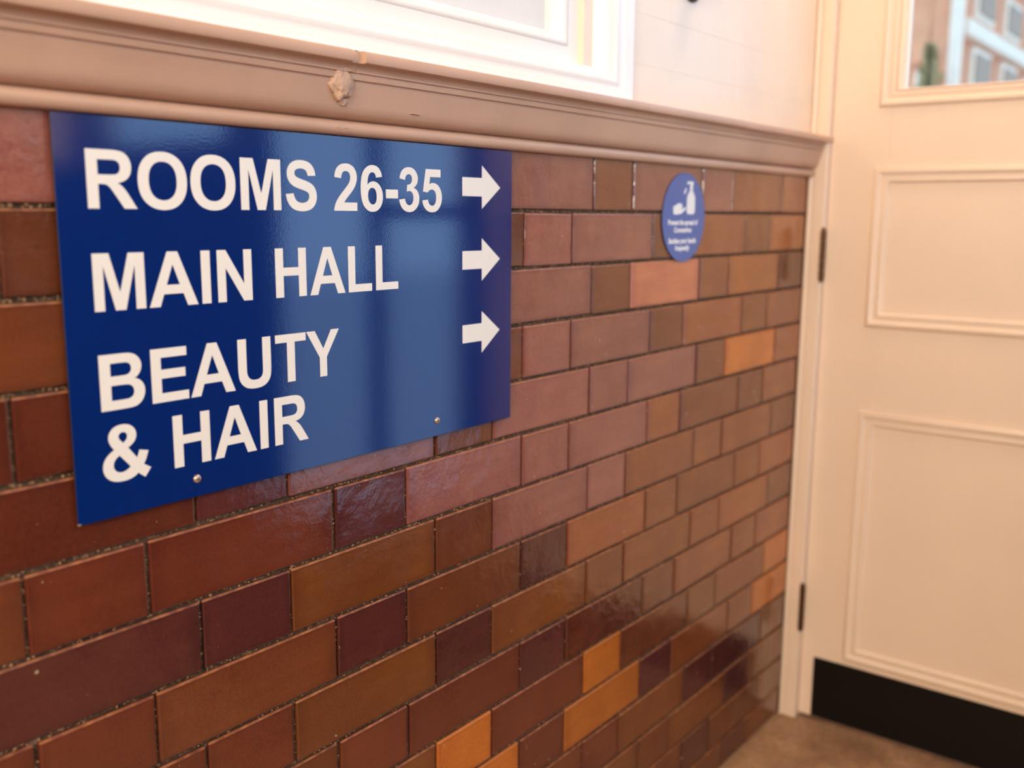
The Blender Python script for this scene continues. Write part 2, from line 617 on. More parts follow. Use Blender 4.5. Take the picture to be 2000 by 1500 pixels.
# opposite wall with a wide window opening
bm = bmesh.new()
OX0, OX1, OZ0, OZ1 = -0.85, 1.55, 1.40, 2.62
add_box(bm, XB, XS + 0.15, YF - 0.25, YF, 0, OZ0 - 0.02, 1)
add_box(bm, XB, XS + 0.15, YF - 0.25, YF, OZ0 - 0.02, OZ0, 0)
add_box(bm, XB, XS + 0.15, YF - 0.25, YF, OZ1, ZC)
add_box(bm, XB, OX0, YF - 0.25, YF, OZ0, OZ1)
add_box(bm, OX1, XS + 0.15, YF - 0.25, YF, OZ0, OZ1)
wf_ = from_bm('wall_front', bm, M['cream'])
wf_.data.materials.append(M['dado'])
struct(wf_, 'cream wall with a wide window opposite the brick wall')
bm = bmesh.new()
for a in ((YF, 0.3, 0, 1.22), (YF, 0.3, 2.58, ZC), (YF, -1.95, 1.22, 2.58), (-0.75, 0.3, 1.22, 2.58)):
    add_box(bm, XB - 0.25, XB, *a)
struct(from_bm('wall_back', bm, M['cream']), 'cream wall with a tall opening added behind the camera')
w4 = empty('window_3', (XB, -1.35, 1.22)); struct(w4, 'added window behind the camera for the fill light')  # unseen window, added to hold the end fill lamp
i4 = Matrix.Translation((-XB, 1.35, -1.22))
for a in ((-1.95, -1.90, 1.22, 2.58), (-0.80, -0.75, 1.22, 2.58), (-1.375, -1.325, 1.22, 2.58)):
    o = box('sash_bar', XB - 0.16, XB - 0.11, *a, M['white'], None, 0.003, 1); o.parent = w4; o.matrix_parent_inverse = i4
o = box('glass_pane', XB - 0.14, XB - 0.136, -1.94, -0.76, 1.23, 2.57, M['glass']); o.parent = w4; o.matrix_parent_inverse = i4
# door wall above the door; the glazed screen beside it, at right angles; the wall that steps back from the screen
bm = bmesh.new()
add_box(bm, 2.56, 2.75, YS - 0.12, 0.0, 2.32, ZC)
struct(from_bm('wall_right', bm, M['cream']), 'cream wall over the panelled door')
bm = bmesh.new()
add_box(bm, XS, 2.75, YS - 0.12, YS, 0.0, 0.42, 1)
add_box(bm, XS, 2.56, YS - 0.12, YS, 2.60, ZC, 0)
add_box(bm, XS, XS + 0.03, YS - 0.12, YS, 0.42, 2.60, 1)
add_box(bm, 2.552, 2.62, YS - 0.12, YS, 0.42, 2.60, 0)
add_box(bm, XS, XS + 0.15, YF, YS - 0.12, 0.0, 1.31, 1)
add_box(bm, XS, XS + 0.15, YF, YS - 0.12, 2.60, ZC, 0)
add_box(bm, XS, XS + 0.15, YF, -1.72, 1.31, 2.60, 0)
ws = from_bm('wall_porch', bm, M['cream'])
ws.data.materials.append(M['dado'])
struct(ws, 'wall with a glazed screen beside the door')
w3 = empty('window_4', (2.2, YS, 0.42)); struct(w3, 'tall glazed screen beside the door')
i3 = Matrix.Translation((-2.2, -YS, -0.42))
for a in ((XS + 0.03, XS + 0.055, 0.42, 2.60), (2.527, 2.552, 0.42, 2.60), (2.150, 2.175, 0.465, 2.555), (XS + 0.055, 2.527, 0.42, 0.465), (XS + 0.055, 2.527, 2.555, 2.60), (2.175, 2.527, 1.170, 1.205)):
    o = box('screen_bar', a[0], a[1], YS - 0.065, YS - 0.015, a[2], a[3], M['dark'], None, 0.003, 1); o.parent = w3; o.matrix_parent_inverse = i3
o = box('glass_pane', XS + 0.045, 2.54, YS - 0.045, YS - 0.041, 0.45, 2.57, M['glass']); o.parent = w3; o.matrix_parent_inverse = i3
w5 = empty('window_5', (XS, -1.45, 1.31)); struct(w5, 'window in the wall that steps back beside the screen')
i5 = Matrix.Translation((-XS, 1.45, -1.31))
for a in ((-1.72, -1.68, 1.31, 2.60), (YS - 0.16, YS - 0.12, 1.31, 2.60), (-1.68, YS - 0.16, 1.31, 1.345), (-1.68, YS - 0.16, 2.555, 2.60)):
    o = box('sash_bar', XS + 0.03, XS + 0.08, *a, M['dark'], None, 0.003, 1); o.parent = w5; o.matrix_parent_inverse = i5
o = box('glass_pane', XS + 0.05, XS + 0.054, -1.70, YS - 0.14, 1.33, 2.57, M['glass']); o.parent = w5; o.matrix_parent_inverse = i5

# ------------------------------------------------------------------ dado rail
RP = [(0.0, 1.2672)]
RP += [(0.007, 1.2667)] + [(0.0075 + d, 1.2747 + z) for d, z in arc(0, 0, 0.0080, -80, 75, 8)]
RP += [(0.0062, 1.2836), (0.0095, 1.2846)]
RP += [(0.0165, 1.2866), (0.0208, 1.2908), (0.0233, 1.2975), (0.0253, 1.3055), (0.0275, 1.3137), (0.0298, 1.3212)]
RP += [(0.0277, 1.3219), (0.0278, 1.3237), (0.0313, 1.3245), (0.0324, 1.3286), (0.0302, 1.3293), (0.0303, 1.3311), (0.0333, 1.3319), (0.0334, 1.3330)]
RP += [(0.0310, 1.3335), (0.0316, 1.3360), (0.0338, 1.3385), (0.0372, 1.3402), (0.0430, 1.3408), (0.0446, 1.3414), (0.0454, 1.3432), (0.0455, 1.3502), (0.0443, 1.3528), (0.0415, 1.3538), (0.0, 1.3545)]
CHIP = [(d, z) if z < 1.3402 else (min(d, 0.0412 - (z - 1.3402) * 0.25), z) for d, z in RP]
rail = empty('trim_1', (0, 0, 1.2667))
struct(rail, 'brown painted moulded dado rail with chipped edges')


def rail_len(name, pts, x0, x1, cuts, jitter):
    o = extrude_profile(name, pts, x0, x1, M['rail'], None, cuts, jitter)
    o.parent = rail
    o.matrix_parent_inverse = Matrix.Translation((0, 0, -1.2667))
    return o


rail_len('rail_length', RP, XB + 0.001, 1.1555, 60, 0.00018)
rail_len('rail_length', CHIP, 1.1555, 1.1735, 5, 0.0012)
rail_len('rail_length', RP, 1.1735, 1.7775, 30, 0.00018)
rail_len('rail_length', CHIP, 1.7775, 1.7792, 1, 0)
RP2 = [(d - 0.0007 if d > 0.038 else d, z) for d, z in RP]
rail_len('rail_length', RP2, 1.7792, 2.1290, 18, 0.00018)
RP3 = [(d if d < 0.036 else d - 0.0004, z - (0.0010 if z > 1.332 else 0)) for d, z in RP]
rail_len('rail_length', RP3, 2.1290, XF + 0.019, 22, 0.0003)


def lump(name, c, r, material, parent, seed, amp=0.35, sub=3):
    rr = random.Random(seed)
    bm = bmesh.new()
    bmesh.ops.create_icosphere(bm, subdivisions=sub, radius=1.0)
    from mathutils import noise as mn
    for v in bm.verts:
        n = v.co.normalized()
        k = 1 + amp * mn.noise(n * 2.3 + Vector((seed, 0, 0))) + amp * 0.5 * mn.noise(n * 6.1 + Vector((0, seed, 0))) + amp * 0.25 * mn.noise(n * 13.0)
        v.co = Vector((n.x * r[0] * k, n.y * r[1] * k, n.z * r[2] * k)) + Vector(c)
    o = from_bm(name, bm, material, None, True)
    o.parent = parent
    o.matrix_parent_inverse = Matrix.Translation((0, 0, -1.2667))
    return o


pl = lump('plaster_repair', (1.1520, -0.0282, 1.3195), (0.0165, 0.0062, 0.0165), M['chip'], rail, 3, 0.30, 4)
pl['label'] = 'rough lump of plaster filling'
lump('plaster_repair', (1.1570, -0.0245, 1.3040), (0.0080, 0.0022, 0.0075), M['chip'], rail, 5, 0.3, 4)
lump('plaster_repair', (1.1655, -0.0285, 1.3150), (0.0026, 0.0022, 0.0030), M['chip'], rail, 9, 0.2)
# a slot-shaped dent with a raised lip lower on the moulding
dn = box('dent_lip', 1.264, 1.2795, -0.0256, -0.0215, 1.2965, 1.2976, M['rail'], rail, 0.0003)
dn.matrix_parent_inverse = Matrix.Translation((0, 0, -1.2667))

# ------------------------------------------------------------------ white window on the brick wall
win = empty('window_1', (0.7, 0, 1.372))
struct(win, 'white painted moulded window frame with a frosted pane above the rail')
INV = Matrix.Translation((-0.7, 0, -1.372))


def wplace(u, v, d):
    return (u, -d, v)


ARCH = [(0.0, -0.012, -0.0), (0.0, -0.012, 0.0100), (0.001, -0.011, 0.0112), (0.0225, 0.0015, 0.0112), (0.024, 0.003, 0.0106), (0.030, 0.006, 0.0099), (0.041, 0.0105, 0.0099),
        (0.043, 0.012, 0.0106), (0.0475, 0.0165, 0.0122), (0.053, 0.0195, 0.0106), (0.056, 0.0215, 0.0070), (0.078, 0.0265, 0.0042), (0.1015, 0.0335, 0.0010), (0.1025, 0.0345, -0.0100), (0.1025, 0.0345, -0.03), (0.0, -0.012, -0.03)]
SASH = [(0.1000, 0.032, -0.0100), (0.1525, 0.0575, -0.0100), (0.154, 0.0585, -0.0082), (0.159, 0.0615, -0.0070), (0.1645, 0.0655, -0.0090), (0.1665, 0.068, -0.0130), (0.1715, 0.0745, -0.0290), (0.1785, 0.0785, -0.0300), (0.1785, 0.0785, -0.045), (0.1000, 0.032, -0.045)]
AX0, AX1, AZ0, AZ1 = -0.42, 1.7845, 1.3655, 2.60
for nm, prof, mm_ in (('architrave', ARCH, M['white']), ('sash', SASH, M['white'])):
    o = frame_sweep(nm, prof, AX0, AX1, AZ0, AZ1, wplace, mm_)
    o.parent = win; o.matrix_parent_inverse = INV
o = box('pane', AX0 + 0.170, AX1 - 0.170, 0.0315, 0.0355, AZ0 + 0.070, AZ1 - 0.170, M['frost'])
o.parent = win; o.matrix_parent_inverse = INV
# strip of the sill under the frame, standing on the rail
o = box('sill', AX0 - 0.01, AX1 + 0.0, -0.0135, 0.0, 1.3546, 1.3610, M['white'], None, 0.0015)
o.parent = win; o.matrix_parent_inverse = INV

# ------------------------------------------------------------------ door frame
fr = empty('trim_2', (XF, 0, 0)); struct(fr, 'cream painted door frame with a rounded edge bead')
FI = Matrix.Translation((-XF, 0, 0))


def fpart(o):
    o.parent = fr; o.matrix_parent_inverse = FI
    return o


# jamb section (y,x) swept along z
JS = [(0.0, 2.62), (0.0, XF + 0.002)] + [(-0.0058 - 0.0058 * math.cos(math.radians(a)), XF + 0.002 - 0.0052 * math.sin(math.radians(a))) for a in range(0, 181, 20)]
JS += [(-0.0135, XF + 0.0030), (-0.016, XF), (-0.0385, XF), (-0.0405, XF + 0.002), (-0.0405, 2.62)]


def jamb(sec, z0, z1, name='jamb'):
    bm = bmesh.new()
    lo = [bm.verts.new((x, y, z0)) for y, x in sec]
    hi = [bm.verts.new((x, y, z1)) for y, x in sec]
    k = len(sec)
    for i in range(k):
        bm.faces.new((lo[i], lo[(i + 1) % k], hi[(i + 1) % k], hi[i]))
    bm.faces.new(lo); bm.faces.new(list(reversed(hi)))
    o = from_bm(name, bm, M['door'])
    o.data.set_sharp_from_angle(angle=math.radians(40))
    for f in o.data.polygons:
        f.use_smooth = True
    return o


fpart(jamb(JS, 0.0, 2.32))
fpart(jamb([(YS + 0.012 - y, x) for y, x in JS], 0.0, 2.32))
fpart(box('frame_head', XF, 2.62, YS + 0.0525, -0.0405, 2.262, 2.32, M['door'], None, 0.003))

# ------------------------------------------------------------------ doors
LEAF_W = 0.820


def door_leaf(name, y_hinge, sgn, label):
    """y_hinge: y of the hinge edge; sgn -1: leaf runs to -y."""
    root = empty(name, (XD, y_hinge, 0.006)); struct(root, label)
    inv = Matrix.Translation((-XD, -y_hinge, -0.006))

    def Y(d):            # d measured from the wall plane (first leaf) or mirrored
        return y_hinge + sgn * (d - 0.0425)

    def put(o):
        o.parent = root; o.matrix_parent_inverse = inv
        return o
    d0, d1 = 0.0412, 0.0425 + LEAF_W
    top = 2.258
    panels = [(0.171, 0.757), (0.945, 1.2845)]
    glz = (1.409, 2.13)
    pd0, pd1 = 0.1395, d1 - 0.097
    MW = 0.033
    # stiles and rails
    def bar(nm, da, db, z0, z1):
        ya, yb = sorted((Y(da), Y(db)))
        return put(box(nm, XD, XD + 0.042, ya, yb, z0, z1, M['door'], None, 0.0012, 1))
    inx = MW - 0.006
    bar('stile', d0, pd0 + inx, 0.008, top)
    bar('stile', pd1 - inx, d1, 0.008, top)
    zs = [0.008, 0.171 + inx, 0.757 - inx, 0.945 + inx, 1.2845 - inx, 1.409 + inx, 2.13 - inx, top]
    for k in range(0, 8, 2):
        bar('rail', pd0 + inx, pd1 - inx, zs[k], zs[k + 1])
    # raised mouldings, two beads with a groove between
    prof = [(0.0, 0.0002), (0.0, 0.0030), (0.0015, 0.0062), (0.005, 0.0080), (0.0095, 0.0074), (0.0125, 0.0046), (0.0145, 0.0018), (0.0185, 0.0012),
            (0.0215, 0.0030), (0.0240, 0.0042), (0.0275, 0.0036), (0.0300, 0.0008), (0.0310, -0.0030), (0.0330, -0.0060), (0.0330, -0.02), (0.0, -0.0004)]

    def pl(u, v, d):
        return (XD - d, Y(u), v)
    for (z0, z1) in panels + [glz]:
        put(frame_sweep('moulding', [(a, a, d) for a, d in prof], pd0, pd1, z0, z1, pl, M['door']))
    for (z0, z1) in panels:
        ya, yb = sorted((Y(pd0 + 0.030), Y(pd1 - 0.030)))
        put(box('panel', XD + 0.004, XD + 0.020, ya, yb, z0 + 0.030, z1 - 0.030, M['door']))
    # glazing bead and pane
    gp = [(0.0315, 0.001), (0.0330, 0.0018), (0.0400, 0.0012), (0.0440, -0.002), (0.0460, -0.008), (0.0490, -0.009), (0.0490, -0.02), (0.0315, -0.02)]
    put(frame_sweep('glazing_bead', [(a, a if a < 0.034 else 0.0330 + (a - 0.033) * 0.25, d) for a, d in gp], pd0, pd1, glz[0], glz[1], pl, M['door']))
    ya, yb = sorted((Y(pd0 + 0.035), Y(pd1 - 0.035)))
    put(box('glass_pane', XD + 0.014, XD + 0.018, ya, yb, glz[0] + 0.030, glz[1] - 0.035, M['glass']))
    # kick plate
    ya, yb = sorted((Y(0.072), Y(d1 - 0.03)))
    k = put(box('kick_plate', XD - 0.0022, XD, ya, yb, 0.010, 0.1575, M['kick'], None, 0.0005, 1))
    k['label'] = 'black kick plate'
    # hinges with knuckles
    for zc in (0.279, 1.0975, 1.95):
        h = empty('hinge', (0, 0, 0)); h.parent = root
        h.location = (-0.021, sgn * 0.0, zc - 0.006)
        h['label'] = 'aged brass hinge'
        for q in range(5):
            kz = -0.0535 + q * 0.0214
            lathe('knuckle', [(0.0052, 0.0), (0.0062, 0.001), (0.0062, 0.0198), (0.0052, 0.0208)], 'z', M['hinge'], h, 16, (0, 0, kz))
        for q in (-1, 1):
            lathe('finial', [(0.0048, 0.0), (0.0052, 0.002), (0.0034, 0.0055), (0.0006, 0.0068)] if q > 0 else [(0.0006, -0.0068), (0.0034, -0.0055), (0.0052, -0.002), (0.0048, 0.0)], 'z', M['hinge'], h, 16, (0, 0, 0.0535 * q))
    return root, Y, put


d1_, Y1, put1 = door_leaf('door_1', -0.0425, -1, 'cream panelled door with glazed top and black kick plate beside the brick wall')
# handle and lock on the meeting stile (seen only as a reflection in the sign)
hx = put1(box('lock_plate', XD - 0.003, XD, -0.842, -0.792, 1.06, 1.26, M['dark'], None, 0.001, 1))
put1(box('handle', XD - 0.050, XD - 0.034, -0.827, -0.687, 1.150, 1.172, M['dark'], None, 0.004))
lathe('handle_stem', [(0.010, -0.045), (0.010, 0.0)], 'x', M['dark'], d1_, 12, (-0.003, -0.7745, 1.155))
# wide window opposite the brick wall
w2 = empty('window_2', (1.25, YF, OZ0)); struct(w2, 'wide window in the opposite wall')
i2 = Matrix.Translation((-1.25, -YF, -OZ0))
BX = [OX0, 0.0, 0.85, OX1 - 0.05]
for x in BX:
    o = box('sash_bar', x, x + 0.05, YF - 0.16, YF - 0.11, OZ0, OZ1, M['white'], None, 0.003, 1); o.parent = w2; o.matrix_parent_inverse = i2
for z in (OZ0, OZ1 - 0.05):
    o = box('sash_bar', OX0 + 0.05, OX1 - 0.05, YF - 0.155, YF - 0.115, z, z + 0.05, M['white'], None, 0.003, 1); o.parent = w2; o.matrix_parent_inverse = i2
o = box('glass_pane', OX0 + 0.04, OX1 - 0.04, YF - 0.140, YF - 0.136, OZ0 + 0.04, OZ1 - 0.04, M['glass']); o.parent = w2; o.matrix_parent_inverse = i2
# ------------------------------------------------------------------ lettering
G = {
    'R': ['M150 0 V1466 H773 Q1008 1466 1114.5 1426.5 Q1221 1387 1285 1286 Q1349 1185 1349 1055 Q1349 890 1252 782.5 Q1155 675 962 647 Q1058 591 1120.5 524 Q1183 457 1289 286 L1468 0 H1114 L900 319 Q786 490 744 534.5 Q702 579 655 595.5 Q608 612 506 612 H446 V0',
          'M446 846 H665 Q878 846 931 864 Q984 882 1014 926 Q1044 970 1044 1036 Q1044 1110 1004.5 1155.5 Q965 1201 893 1213 Q857 1218 677 1218 H446'],
    'O': ['M89 724 Q89 948 156 1100 Q206 1212 292.5 1301 Q379 1390 482 1433 Q619 1491 798 1491 Q1122 1491 1316.5 1290 Q1511 1089 1511 731 Q1511 376 1318 175.5 Q1125 -25 802 -25 Q475 -25 282 174.5 Q89 374 89 724',
          'M394 734 Q394 485 509 356.5 Q624 228 801 228 Q978 228 1091.5 355.5 Q1205 483 1205 738 Q1205 990 1094.5 1114 Q984 1238 801 1238 Q618 1238 506 1112.5 Q394 987 394 734'],
    'M': ['M145 0 V1466 H588 L854 466 L1117 1466 H1561 V0 H1286 V1154 L995 0 H710 L420 1154 V0'],
    'S': ['M74 477 L362 505 Q388 360 467.5 292 Q547 224 682 224 Q825 224 897.5 284.5 Q970 345 970 426 Q970 478 939.5 514.5 Q909 551 833 578 Q781 596 596 642 Q358 701 262 787 Q127 908 127 1082 Q127 1194 190.5 1291.5 Q254 1389 373.5 1440 Q493 1491 662 1491 Q938 1491 1077.5 1370 Q1217 1249 1224 1047 L928 1034 Q909 1147 846.5 1196.5 Q784 1246 659 1246 Q530 1246 457 1193 Q410 1159 410 1102 Q410 1050 454 1013 Q510 966 726 915 Q942 864 1045.5 809.5 Q1149 755 1207.5 660.5 Q1266 566 1266 427 Q1266 301 1196 191 Q1126 81 998 27.5 Q870 -26 679 -26 Q401 -26 252 102.5 Q103 231 74 477'],
    '2': ['M1036 261 V0 H51 Q67 148 147 280.5 Q227 413 463 632 Q653 809 696 872 Q754 959 754 1044 Q754 1138 703.5 1188.5 Q653 1239 564 1239 Q476 1239 424 1186 Q372 1133 364 1010 L84 1038 Q109 1270 241 1371 Q373 1472 571 1472 Q788 1472 912 1355 Q1036 1238 1036 1064 Q1036 965 1000.5 875.5 Q965 786 888 688 Q837 623 704 501 Q571 379 535.5 339 Q500 299 478 261'],
    '6': ['M1044 1107 L772 1077 Q762 1161 720 1201 Q678 1241 611 1241 Q522 1241 460.5 1161 Q399 1081 383 828 Q488 952 644 952 Q820 952 945.5 818 Q1071 684 1071 472 Q1071 247 939 111 Q807 -25 600 -25 Q378 -25 235 147.5 Q92 320 92 713 Q92 1116 241 1294 Q390 1472 628 1472 Q795 1472 904.5 1378.5 Q1014 1285 1044 1107',
          'M407 495 Q407 358 470 283.5 Q533 209 614 209 Q692 209 744 270 Q796 331 796 470 Q796 613 740 679.5 Q684 746 600 746 Q519 746 463 682.5 Q407 619 407 495'],
    '3': ['M77 389 L349 422 Q362 318 419 263 Q476 208 557 208 Q644 208 703.5 274 Q763 340 763 452 Q763 558 706 620 Q649 682 567 682 Q513 682 438 661 L469 890 Q583 887 643 939.5 Q703 992 703 1079 Q703 1153 659 1197 Q615 1241 542 1241 Q470 1241 419 1191 Q368 1141 357 1045 L98 1089 Q125 1222 179.5 1301.5 Q234 1381 331.5 1426.5 Q429 1472 550 1472 Q757 1472 882 1340 Q985 1232 985 1096 Q985 903 774 788 Q900 761 975.5 667 Q1051 573 1051 440 Q1051 247 910 111 Q769 -25 559 -25 Q360 -25 229 89.5 Q98 204 77 389'],
    '5': ['M91 377 L371 406 Q383 311 442 255.5 Q501 200 578 200 Q666 200 727 271.5 Q788 343 788 487 Q788 622 727.5 689.5 Q667 757 570 757 Q449 757 353 650 L125 683 L269 1446 H1012 V1183 H482 L438 934 Q532 981 630 981 Q817 981 947 845 Q1077 709 1077 492 Q1077 311 972 169 Q829 -25 575 -25 Q372 -25 244 84 Q116 193 91 377'],
    'A': ['M1471 0 H1149 L1021 333 H435 L314 0 H0 L571 1466 H884', 'M926 580 L724 1124 L526 580'],
    'I': ['M147 0 V1466 H443 V0'],
    'N': ['M152 0 V1466 H440 L1040 487 V1466 H1315 V0 H1018 L427 956 V0'],
    'H': ['M150 0 V1466 H446 V889 H1026 V1466 H1322 V0 H1026 V641 H446 V0'],
    'L': ['M157 0 V1466 H453 V249 H1189 V0'],
    'B': ['M150 1466 H736 Q910 1466 995.5 1451.5 Q1081 1437 1148.5 1391 Q1216 1345 1261 1268.5 Q1306 1192 1306 1097 Q1306 994 1250.5 908 Q1195 822 1100 779 Q1234 740 1306 646 Q1378 552 1378 425 Q1378 325 1331.5 230.5 Q1285 136 1204.5 79.5 Q1124 23 1006 10 Q932 2 649 0 H150',
          'M446 1222 V883 H640 Q813 883 855 888 Q931 897 974.5 940.5 Q1018 984 1018 1055 Q1018 1123 980.5 1165.5 Q943 1208 869 1217 Q825 1222 616 1222',
          'M446 639 V247 H720 Q880 247 923 256 Q989 268 1030.5 314.5 Q1072 361 1072 439 Q1072 505 1040 551 Q1008 597 947.5 618 Q887 639 685 639'],
    'E': ['M149 0 V1466 H1236 V1218 H445 V893 H1181 V646 H445 V247 H1264 V0'],
    'U': ['M147 1466 H443 V672 Q443 483 454 427 Q473 337 544.5 282.5 Q616 228 740 228 Q866 228 930 279.5 Q994 331 1007 406 Q1020 481 1020 655 V1466 H1316 V696 Q1316 432 1292 323 Q1268 214 1203.5 139 Q1139 64 1031 19.5 Q923 -25 749 -25 Q539 -25 430.5 23.5 Q322 72 259 149.5 Q196 227 176 311 Q147 435 147 677'],
    'T': ['M478 0 V1218 H43 V1466 H1208 V1218 H774 V0'],
    'Y': ['M536 0 V617 L0 1466 H346 L691 886 L1029 1466 H1370 L831 615 V0'],
    '-': ['M0 0 H100 V100 H0'],
    '&': ['M1455 190 L1272 -42 Q1180 10 1075 108 Q985 38 878 4 Q770 -30 622 -30 Q330 -30 190 120 Q82 236 82 392 Q82 534 166 648 Q250 762 420 846 Q346 934 309 1013 Q272 1092 272 1162 Q272 1292 376 1392 Q480 1491 674 1491 Q860 1491 965 1396 Q1070 1300 1070 1168 Q1070 1084 1020 1008 Q970 932 818 844 L1060 530 Q1104 606 1136 728 L1400 668 Q1366 552 1328 466 Q1290 380 1246 324 Q1310 272 1455 190',
          'M686 990 Q758 1046 780 1080 Q806 1120 806 1166 Q806 1218 772 1250 Q738 1282 682 1282 Q626 1282 594 1252 Q560 1220 560 1174 Q560 1122 616 1064',
          'M560 674 Q470 628 424 562 Q378 496 378 424 Q378 336 440 276 Q502 216 604 216 Q672 216 732 242 Q792 268 862 324'],
}


def glyph_polys(ch, n=7):
    out = []
    for path in G[ch]:
        import re
        toks = re.findall(r'([MLHVQ])([^MLHVQ]*)', path)
        pts = []; x = y = 0.0
        for c, a in toks:
            v = [float(t) for t in a.split()]
            if c in 'ML':
                x, y = v; pts.append((x, y))
            elif c == 'H':
                x = v[0]; pts.append((x, y))
            elif c == 'V':
                y = v[0]; pts.append((x, y))
            else:
                x1, y1, x2, y2 = v
                for k in range(1, n + 1):
                    t = k / n
                    pts.append(((1 - t) ** 2 * x + 2 * t * (1 - t) * x1 + t * t * x2, (1 - t) ** 2 * y + 2 * t * (1 - t) * y1 + t * t * y2))
                x, y = x2, y2
        if abs(pts[0][0] - pts[-1][0]) < 1e-6 and abs(pts[0][1] - pts[-1][1]) < 1e-6:
            pts.pop()
        out.append(pts)
    return out


def fill_mesh(name, polys, thick):
    """2D polygons (with holes) -> mesh lying in XZ, facing -Y, of the given thickness."""
    cu = bpy.data.curves.new(name, 'CURVE'); cu.dimensions = '2D'; cu.fill_mode = 'BOTH'; cu.extrude = thick / 2
    for pts in polys:
        s = cu.splines.new('POLY'); s.points.add(len(pts) - 1)
        for p, (x, y) in zip(s.points, pts):
            p.co = (x, y, 0, 1)
        s.use_cyclic_u = True
    ob = bpy.data.objects.new('tmp', cu); COL.objects.link(ob)
    dg = bpy.context.evaluated_depsgraph_get(); dg.update()
    me = bpy.data.meshes.new_from_object(ob.evaluated_get(dg))
    bpy.data.objects.remove(ob); bpy.data.curves.remove(cu)
    me.transform(Matrix.Rotation(math.pi / 2, 4, 'X'))
    me.name = name
    return me


def decal(name, polys, base, y_face, thick, material, parent, inv):
    me = fill_mesh(name, polys, thick)
    o = link(name, me, material)
    o.parent = parent; o.matrix_parent_inverse = inv
    o.location = (base[0], y_face - thick / 2, base[1])
    return o


# ------------------------------------------------------------------ blue direction sign
SY = -0.0070        # front face
sx0, sx1, sz0, sz1 = 0.8384, 1.4802, 0.8988, 1.2658
sign = empty('direction_sign', (sx0, 0, sz0))
thing(sign, 'blue rectangular direction sign with white lettering and three arrows under the rail', 'sign')
SI = Matrix.Translation((-sx0, 0, -sz0))
o = box('sign_panel', sx0, sx1, SY, -0.0052, sz0, sz1, M['sign'], None, 0.0003, 1); o.parent = sign; o.matrix_parent_inverse = SI
o.data.materials.append(M['signedge'])
for p in o.data.polygons:
    if p.normal.y > -0.9:
        p.material_index = 1
for (bx0, bx1) in ((0.90, 0.93), (1.39, 1.42)):
    o = box('backing_batten', bx0, bx1, -0.0052, 0.0005, sz0 + 0.02, sz1 - 0.02, M['dado']); o.parent = sign; o.matrix_parent_inverse = SI
ROWS = [
    (1.1844, 1.2364, [('R', .8675, .9158), ('O', .9175, .9697), ('O', .9737, 1.0258), ('M', 1.0321, 1.0833), ('S', 1.0900, 1.1325),
                      ('2', 1.1575, 1.1925), ('6', 1.1984, 1.2336), ('-', 1.2388, 1.2589), ('3', 1.2611, 1.2959), ('5', 1.3014, 1.3371)]),
    (1.0924, 1.1446, [('M', .8677, .9192), ('A', .9229, .9764), ('I', .9812, .9916), ('N', .9999, 1.0421), ('H', 1.0727, 1.1147), ('A', 1.1198, 1.1717), ('L', 1.1767, 1.2138), ('L', 1.2203, 1.2575)]),
    (1.0004, 1.0526, [('B', .8678, .9131), ('E', .9204, .9608), ('A', .9632, 1.0163), ('U', 1.0205, 1.0628), ('T', 1.0691, 1.1111), ('Y', 1.1122, 1.1601)]),
    (0.9328, 0.9850, [('&', .8658, .9149), ('H', .9407, .9830), ('A', .9874, 1.0402), ('I', 1.0454, 1.0558), ('R', 1.0649, 1.1115)]),
]
for zb, zt, letters in ROWS:
    for ch, xa, xb in letters:
        ps = glyph_polys(ch)
        xs = [p[0] for q in ps for p in q]
        mn_, mx_ = min(xs), max(xs)
        s = (xb - xa) / (mx_ - mn_)
        zs_ = (zt - zb) / 1466.0
        if ch == '-':
            q = [[((p[0] - mn_) * s, 0.0150 + p[1] / 100 * 0.0102) for p in r_] for r_ in ps]
        else:
            q = [[((p[0] - mn_) * s, p[1] * zs_) for p in r_] for r_ in ps]
        decal('letter', q, (xa, zb), SY - 0.00002, 0.00022, M['letter'], sign, SI)
for zc in (1.2164, 1.1223, 1.0258):
    q = [[(0, -0.0119), (0.0394, -0.0119), (0.0394, -0.0279), (0.0778, 0), (0.0394, 0.0279), (0.0394, 0.0119), (0, 0.0119)]]
    decal('arrow', q, (1.3767, zc), SY - 0.00002, 0.00022, M['letter'], sign, SI)
for k, (x, z) in enumerate(((.9652, .9173), (1.3256, .9190))):
    sw = lathe('screw', [(0.0043, 0.0), (0.0042, -0.0010), (0.0036, -0.0020), (0.0024, -0.0027), (0.0010, -0.0030), (0.0002, -0.00303)], 'y', M['screw'], sign, 24, (x - sx0, SY, z - sz0))
    for a in (0.5, 0.5 + math.pi / 2):
        bm = bmesh.new(); add_box(bm, -0.0017, 0.0017, -0.00325, -0.0018, -0.0004, 0.0004)
        c_ = from_bm('cross_slot', bm, M['slot'], sw); c_.rotation_euler = (0, a, 0)
# nicked bottom-left corner showing bare metal
o = box('bare_corner', sx0 - 0.0001, sx0 + 0.0030, SY - 0.0002, -0.0054, sz0 - 0.0001, sz0 + 0.0018, M['screw'], None, 0.0004, 1); o.parent = sign; o.matrix_parent_inverse = SI

